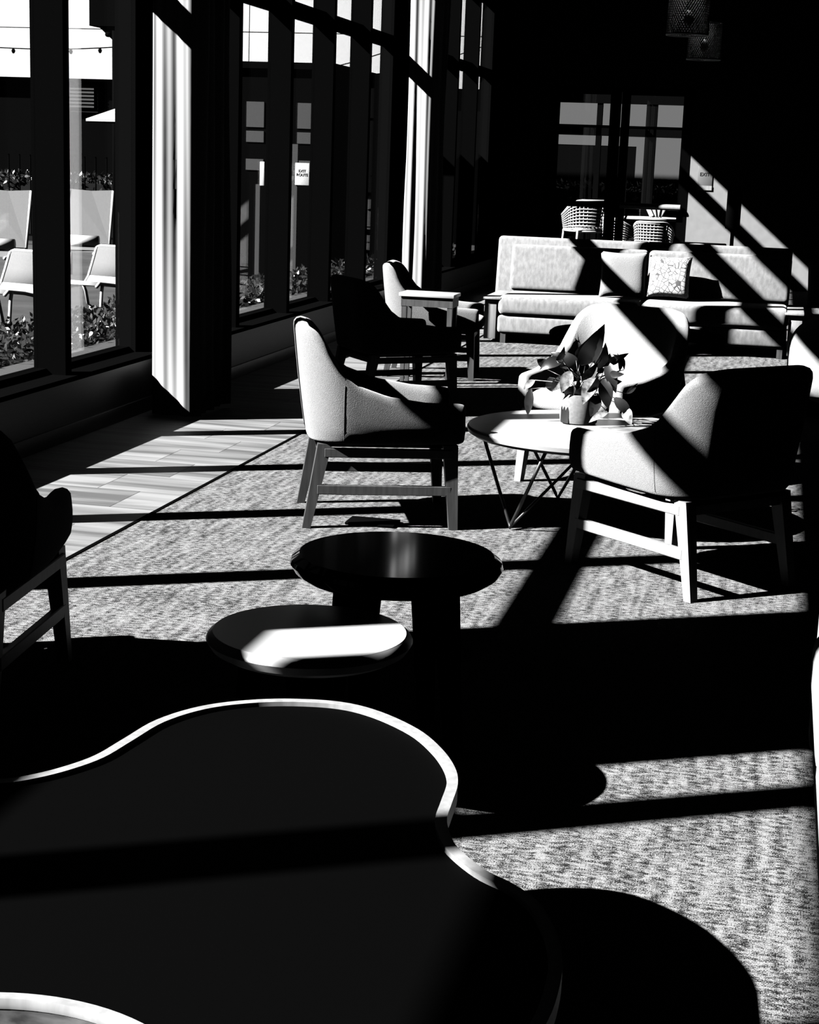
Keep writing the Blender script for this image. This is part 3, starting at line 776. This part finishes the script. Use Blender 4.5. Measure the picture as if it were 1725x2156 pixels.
# white panelled building across the courtyard
bd = empty('panel_building', (-11.5, 30.0, 0))
X0, X1 = -8.6, 6.2
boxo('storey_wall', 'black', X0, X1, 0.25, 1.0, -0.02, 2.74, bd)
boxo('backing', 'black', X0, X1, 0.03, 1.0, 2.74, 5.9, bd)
xs = [X0]; 
while xs[-1] < X1 - 0.2:
    xs.append(min(X1, xs[-1] + (1.52 if len(xs) % 2 else 0.66)))
zs = [2.76, 3.68, 4.8, 5.9]
for a, b in zip(xs, xs[1:]):
    for c, d_ in zip(zs, zs[1:]):
        boxo('facade_panel', 'white_panel', a + 0.008, b - 0.008, 0.0, 0.03, c + 0.008, d_ - 0.008, bd)
boxo('canopy_edge', 'black', -1.3, -0.2, -0.5, 0.0, 3.70, 5.9, bd)
for k, xx in enumerate((1.1, 3.25)):          # dim windows of the lower storey
    for zz0, zz1 in ((1.55, 2.05), (2.12, 2.30)):
        boxo('window_pane', 'stucco', xx, xx + 0.62, 0.20, 0.25, zz0, zz1, bd)
tag(bd, 'white panel-clad building across the courtyard, seen high through the windows', 'building')
t = empty('garden_wing', (-6.1, 17.6, 0))
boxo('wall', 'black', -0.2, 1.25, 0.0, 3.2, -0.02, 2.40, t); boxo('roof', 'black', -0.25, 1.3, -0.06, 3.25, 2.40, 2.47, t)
for xx in (0.88, 0.30):
    for z0, z1 in ((1.78, 2.05), (1.62, 1.74), (1.32, 1.44)):
        boxo('window_pane', 'curb', xx, xx + 0.20, -0.012, 0.0, z0, z1, t)
tag(t, 'low dark outbuilding seen through the narrow far panes', 'building')
v_ = boxo('louvre_vent', 'stucco', -2.32, -1.42, 0.16, 0.25, 2.16, 2.68, bd)
for k in range(6):
    boxo('slat', 'curb', -2.28, -1.48, 0.11, 0.16, 2.24 + k * 0.066, 2.275 + k * 0.066, v_)
# railing
t = empty('railing', (-10.6, 24.0, 0))
boxo('top_rail', 'black', -4.5, 3.0, -0.02, 0.02, 1.36, 1.40, t); boxo('bottom_rail', 'black', -4.5, 3.0, -0.02, 0.02, 0.12, 0.15, t)
for k in range(41):
    bm = bmesh.new(); tube(bm, [(-4.4 + k * 0.18, 0, 0.12), (-4.4 + k * 0.18, 0, 1.37)], 0.011, 6); obj('baluster', bm, 'black', t)
tag(t, 'black metal railing with upright bars outside the left window', 'railing')

def leaf_cloud(name, m, parent, fn, n, size, seed):
    """many small leaf blades; fn(rnd) gives a point"""
    rnd = random.Random(seed); vs_, fs = [], []
    for _ in range(n):
        p = Vector(fn(rnd)); a = Vector((rnd.gauss(0, 1), rnd.gauss(0, 1), rnd.gauss(0.4, 1))).normalized()
        b_ = a.cross(Vector((rnd.gauss(0, 1), rnd.gauss(0, 1), rnd.gauss(0, 1)))).normalized()
        L = size * rnd.uniform(0.7, 1.3); w = L * 0.22; k = len(vs_)
        vs_ += [p, p + a * L * 0.5 + b_ * w, p + a * L, p + a * L * 0.5 - b_ * w]; fs += [(k, k + 1, k + 2), (k, k + 2, k + 3)]
    me = bpy.data.meshes.new(name); me.from_pydata(vs_, [], fs); me.materials.append(M[m])
    o = bpy.data.objects.new(name, me); C.objects.link(o); o.parent = parent; o['kind'] = 'stuff'; return o
def hedge(x0, x1, y0, y1, h_, n, label, seed, size=0.07, base_z=-0.02):
    t = empty('hedge', ((x0 + x1) / 2, (y0 + y1) / 2, 0)); cx_, cy_ = t.location.x, t.location.y
    boxo('core', 'soil', x0 - cx_ + 0.08, x1 - cx_ - 0.08, y0 - cy_ + 0.05, y1 - cy_ - 0.05, base_z, h_ - 0.12, t)
    leaf_cloud('foliage', 'hedge', t, lambda r: (r.uniform(x0, x1) - cx_, r.uniform(y0, y1) - cy_, h_ * (1 - 0.55 * r.random() ** 1.6) - 0.05 + 0.05 * math.sin(5 * r.random())), n, size, seed)
    tag(t, label, 'hedge', 'hedges outside the windows')
hedge(-4.75, -4.05, 5.5, 12.4, 0.42, 16000, 'low clipped hedge just outside the left window panes', 1, 0.05)
hedge(-4.48, -4.05, 12.6, 21.0, 0.44, 7000, 'low hedge outside the farther window panes past the curtain', 2)
hedge(-16.0, -9.0, 25.0, 26.0, 1.05, 9000, 'taller hedge growing behind the black railing', 3, 0.10)

def sling_chair(x, y_, rz, label):
    t = empty('sling_chair', (x, y_, -0.02), rz)       # faces +x
    prof = [(0.34, 0.34), (0.30, 0.37), (0.10, 0.345), (-0.12, 0.30), (-0.22, 0.31), (-0.28, 0.37), (-0.34, 0.49), (-0.39, 0.60), (-0.41, 0.63)]
    bm = bmesh.new(); w = 0.27; rows_ = [[bm.verts.new((px, sy, pz + 0.012)) for sy in (-w, 0, w)] for px, pz in prof[:6]]
    for A, B in zip(rows_, rows_[1:]):
        for k in range(2): bm.faces.new((A[k], A[k + 1], B[k + 1], B[k]))
    so_ = obj('seat_sling', bm, 'white', t, smooth=True)
    sm = so_.modifiers.new('thickness', 'SOLIDIFY'); sm.thickness = 0.008
    bm = bmesh.new(); rows_ = [[bm.verts.new((px, sy, pz + 0.012)) for sy in (-w, 0, w)] for px, pz in prof[5:]]
    for A, B in zip(rows_, rows_[1:]):
        for k in range(2): bm.faces.new((A[k], A[k + 1], B[k + 1], B[k]))
    so_ = obj('back_sling', bm, 'sling', t, smooth=True); sm = so_.modifiers.new('thickness', 'SOLIDIFY'); sm.thickness = 0.008
    for s_ in (-1, 1):
        bm = bmesh.new(); tube(bm, [(px, s_ * 0.28, pz) for px, pz in prof], 0.016, 8); obj('side_rail', bm, 'white', t, smooth=True)
        bm = bmesh.new(); tube(bm, [(0.26, s_ * 0.285, 0.36), (0.28, s_ * 0.29, 0.30), (0.32, s_ * 0.30, 0.02), (0.32, s_ * 0.30, 0.0)], 0.015, 8); obj('leg', bm, 'white', t, smooth=True)
        bm = bmesh.new(); tube(bm, [(-0.20, s_ * 0.285, 0.31), (-0.25, s_ * 0.29, 0.24), (-0.33, s_ * 0.30, 0.0)], 0.015, 8); obj('leg', bm, 'white', t, smooth=True)
    bm = bmesh.new(); tube(bm, [(-0.41, -0.28, 0.63), (-0.425, -0.25, 0.645), (-0.425, 0.25, 0.645), (-0.41, 0.28, 0.63)], 0.014, 8); obj('top_bar', bm, 'white', t, smooth=True)
    tag(t, label, 'chair', 'white sling chairs on the patio')
sling_chair(-6.20, 12.55, math.radians(-104), 'white sling chair outside the leftmost pane, nearest the glass')
sling_chair(-5.93, 13.75, math.radians(-104), 'white sling chair outside the second pane, low seat in sun')

def sun_lounger(x, y_, rz, label):
    t = empty('sun_lounger', (x, y_, -0.02), rz)       # back at +y end, head end tilted up
    L0, w = -0.75, 0.30
    for s_ in (-1, 1):
        bm = bmesh.new(); tube(bm, [(s_ * w, L0, 0.36), (s_ * w, 0.95, 0.36)], 0.02, 8); obj('side_rail', bm, 'white', t, smooth=True)
        bm = bmesh.new(); tube(bm, [(s_ * w * 0.93, 0.28, 0.40), (s_ * w * 0.86, 0.62, 1.02)], 0.016, 8); obj('back_rail', bm, 'white', t, smooth=True)
        for yy in (L0 + 0.1, 0.85):
            bm = bmesh.new(); tube(bm, [(s_ * w, yy, 0.36), (s_ * w, yy, 0.0)], 0.018, 8); obj('leg', bm, 'white', t, smooth=True)
    bm = bmesh.new(); vv = [bm.verts.new(c) for c in ((-w, L0, 0.375), (w, L0, 0.375), (w, 0.30, 0.375), (-w, 0.30, 0.375))]; bm.faces.new(vv)
    o = obj('seat_sling', bm, 'sling', t); sm = o.modifiers.new('thickness', 'SOLIDIFY'); sm.thickness = 0.01
    bm = bmesh.new(); vv = [bm.verts.new(c) for c in ((-w * .93, 0.28, 0.41), (w * .93, 0.28, 0.41), (w * .86, 0.62, 1.03), (0, 0.63, 1.015), (-w * .86, 0.62, 1.03))]; bm.faces.new(vv)
    o = obj('back_sling', bm, 'sling', t); sm = o.modifiers.new('thickness', 'SOLIDIFY'); sm.thickness = 0.01
    bm = bmesh.new(); tube(bm, [(-0.17, 0.20, 0.445), (0.17, 0.20, 0.445)], 0.065, 14); obj('head_bolster', bm, 'white', t, smooth=True)
    tag(t, label, 'lounger', 'sun loungers on the patio')
sun_lounger(-7.93, 18.0, math.radians(12), 'sun lounger with raised mesh back outside the second pane')
sun_lounger(-8.32, 16.6, math.radians(12), 'sun lounger with raised mesh back outside the leftmost pane')

t = empty('parasol', (-7.52, 19.9, -0.02))
bm = bmesh.new(); tube(bm, [(0, 0, 0), (0, 0, 2.3)], 0.025, 10); obj('pole', bm, 'black', t, smooth=True)
bm = bmesh.new(); lathe(bm, [(1.15, 1.83), (1.15, 1.86), (0.05, 2.25), (0, 2.26)], 8); obj('canopy', bm, 'umbrella', t)
bm = bmesh.new(); lathe(bm, [(0, 0), (0.25, 0), (0.25, 0.06), (0, 0.06)], 24); obj('base', bm, 'black', t)
tag(t, 'white parasol with a peaked canopy outside the second pane', 'parasol')
t = empty('lamp_post', (-8.88, 21.3, -0.02))
bm = bmesh.new(); tube(bm, [(0, 0, 0), (0, 0, 3.05)], 0.035, 12); obj('pole', bm, 'black', t, smooth=True)
for sx in (-0.09, 0.09):
    bm = bmesh.new(); cushion(bm, sx, 0, 3.0, 0.09, 0.08, 0.07, 2.2, 2.2, 8); obj('lamp_head', bm, 'black', t, smooth=True)
boxo('base_plate', 'black', -0.08, 0.08, -0.08, 0.08, 0, 0.02, t)
tag(t, 'tall black post carrying string lights outside the second pane', 'post')

def string_lights(p0, p1, sag, nb, label, rb=0.028):
    t = empty('string_lights', p0); P0, P1 = Vector(p0), Vector(p1); pts = []
    for i in range(25):
        f = i / 24; p = P0.lerp(P1, f) - P0; p.z -= sag * 4 * f * (1 - f); pts.append(p)
    bm = bmesh.new(); tube(bm, pts, 0.008, 5); obj('cable', bm, 'black', t)
    for k in range(nb):
        f = (k + 0.5) / nb; p = P0.lerp(P1, f) - P0; p.z -= sag * 4 * f * (1 - f)
        bm = bmesh.new(); lathe(bm, [(0, 0.01), (rb * 0.5, 0.0), (rb, -rb * 1.2), (rb * 0.6, -rb * 2.2), (0, -rb * 2.5)], 10, p); obj('bulb', bm, 'black', t, smooth=True)
    tag(t, label, 'string lights', 'strings of lights over the patio')
string_lights((-14.0, 21.5, 3.3), (-8.88, 21.3, 2.82), 0.22, 12, 'string of lights outside the leftmost pane, ending at the black post')
string_lights((-8.88, 21.3, 2.95), (-10.9, 29.0, 3.6), 0.45, 14, 'string of lights swooping from the black post to the white building')
string_lights((-8.88, 21.3, 2.6), (-5.2, 22.5, 3.0), 0.30, 10, 'string of lights crossing the far narrow panes')
string_lights((-8.84, 21.3, 2.75), (-4.6, 26.0, 3.3), 0.45, 12, 'upper string of lights crossing the far narrow panes')

# signs on posts outside
t = empty('sign_post', (-4.61, 15.5, -0.02))
boxo('post', 'curb', -0.035, 0.02, 0.0, 0.04, 0, 1.62, t); boxo('plate', 'sign_white', 0.0, 0.142, -0.012, 0.0, 1.235, 1.445, t, 0.004)
text('lettering', 'EXIT\nROUTE', 0.036, 'ink', t, (0.072, -0.0135, 1.35), (PI / 2, 0, 0))
tag(t, 'white sign on a post reading EXIT ROUTE, seen through the far panes', 'sign')
t = empty('sign_post', (-4.60, 14.3, -0.02))
boxo('post', 'curb', -0.02, 0.02, 0.0, 0.04, 0, 1.25, t); boxo('plate', 'sign_white', 0.02, 0.062, -0.012, 0.0, 1.24, 1.45, t, 0.004)
tag(t, 'white sign mostly hidden beside the first far pane', 'sign')
t = empty('marker_post', (-9.945, 24.2, -0.02)); boxo('post', 'white', -0.03, 0.03, -0.03, 0.03, 0, 1.33, t)
boxo('cap', 'curb', -0.034, 0.034, -0.034, 0.034, 1.33, 1.345, t)
tag(t, 'slim white post by the railing outside the second pane', 'post')

# terrace beyond the door
t = empty('pergola', (-2.8, 31.0, 0))
for xx in (-0.62, 0.33):
    boxo('post', 'black', xx - 0.05 if xx < 0 else xx - 0.1, xx + 0.05 if xx < 0 else xx + 0.1, -0.06, 0.06, -0.02, 3.0, t)
boxo('beam', 'black', -2.2, 2.2, -0.06, 0.06, 2.04, 2.20, t); boxo('beam', 'black', -2.2, 2.2, -0.08, 0.08, 2.62, 3.3, t)
tag(t, 'dark pergola frame standing beyond the glass door', 'pergola')
t = empty('garden_wall', (-3.0, 34.0, 0))
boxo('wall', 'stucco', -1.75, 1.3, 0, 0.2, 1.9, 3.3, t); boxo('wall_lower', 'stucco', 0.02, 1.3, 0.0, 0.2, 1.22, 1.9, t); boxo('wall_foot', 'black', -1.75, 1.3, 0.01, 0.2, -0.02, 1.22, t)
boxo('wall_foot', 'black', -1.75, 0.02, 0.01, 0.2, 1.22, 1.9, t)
tag(t, 'pale stucco wall far beyond the glass door', 'wall')
hedge(-4.9, 0.5, 32.2, 33.2, 1.15, 5000, 'dark hedge far beyond the glass door', 4, 0.12)

def wicker_chair(x, y_, rz, label, k_=1.0):
    t = empty('wicker_chair', (x, y_, -0.02), rz); t.scale = (k_, k_, k_)      # faces +x
    def u_path(z, r_=0.30, ext=0.22):
        return [(ext, -r_, z)] + [(-r_ * 0.9 * math.sin(a) , -r_ * math.cos(a), z) for a in [PI * k / 14 for k in range(15)]] + [(ext, r_, z)]
    for z, rr in ((0.84, 0.017), (0.42, 0.014)):
        P_ = u_path(z, 0.32 if z > 0.6 else 0.29)
        if z > 0.6: P_ = [(px, py, 0.64 + 0.22 * max(0, min(1, (0.22 - px) / 0.42))) for px, py, _ in P_]
        bm = bmesh.new(); tube(bm, P_, rr, 8); obj('frame_hoop', bm, 'white', t, smooth=True)
    bm = bmesh.new()
    for k in range(9):                                  # woven strands of the back
        f = k / 9 + 0.05
        P_ = [(px * (0.92 + 0.1 * f), py * (0.92 + 0.1 * f), 0.43 + f * ((0.64 + 0.22 * max(0, min(1, (0.22 - px) / 0.42))) - 0.43)) for px, py, _ in u_path(0, 0.315)]
        tube(bm, P_, 0.011, 5)
    for k in range(17):
        a = PI * k / 16; px, py = -0.27 * math.sin(a), -0.30 * math.cos(a)
        zt = 0.64 + 0.22 * max(0, min(1, (0.22 - px) / 0.42))
        tube(bm, [(px * 0.93, py * 0.93, 0.42), (px * 1.05, py * 1.05, zt)], 0.010, 5)
    obj('woven_back', bm, 'rattan', t)['kind'] = 'stuff'
    bm = bmesh.new(); cushion(bm, 0.02, 0, 0.44, 0.50, 0.54, 0.09, 6, 3, 12); obj('seat_cushion', bm, 'white', t, smooth=True)
    for sx, sy in ((0.22, -0.28), (0.22, 0.28), (-0.2, -0.24), (-0.2, 0.24)):
        bm = bmesh.new(); tube(bm, [(sx, sy, 0.43), (sx * 1.12, sy * 1.08, 0)], 0.017, 8); obj('leg', bm, 'white', t, smooth=True)
    tag(t, label, 'chair', 'wicker chairs on the terrace')
wicker_chair(-3.10, 27.2, math.radians(120), 'tall woven armchair on the terrace seen through the left door leaf', 1.12)
wicker_chair(-1.83, 24.5, math.radians(85), 'round-backed low woven chair on the terrace seen from behind, right door leaf', 0.87)
wicker_chair(-2.42, 25.5, math.radians(35), 'low woven chair on the terrace close to the door mullion', 0.87)
wicker_chair(-1.35, 29.0, math.radians(215), 'woven chair beyond the terrace table at the right door leaf', 1.0)
t = empty('terrace_table', (-2.05, 27.2, -0.02))
bm = bmesh.new(); lathe(bm, [(0, 0.70), (0.52, 0.70), (0.53, 0.71), (0.53, 0.73), (0, 0.73)], 48); obj('tabletop', bm, 'white', t, smooth=True, angle=30)
bm = bmesh.new(); lathe(bm, [(0.28, 0), (0.28, 0.02), (0.04, 0.05), (0.04, 0.70)], 24); obj('pedestal', bm, 'white', t, smooth=True, angle=30)
tag(t, 'white round table on the terrace beyond the right door leaf', 'table')
t = empty('napkin_fan', (-2.0, 27.1, 0.718))
for k in range(4):
    bm = bmesh.new(); mt = Matrix.Translation((0.06 * k - 0.09, 0.02 * k, 0.075)) @ Matrix.Rotation(math.radians(-28 + 18 * k), 4, 'Y')
    box(bm, -0.035, 0.035, -0.03, 0.03, -0.075, 0.09, 0.008, 2, mt); obj('napkin', bm, 'white', t)
tag(t, 'bunch of folded white napkins standing on the terrace table', 'napkins')
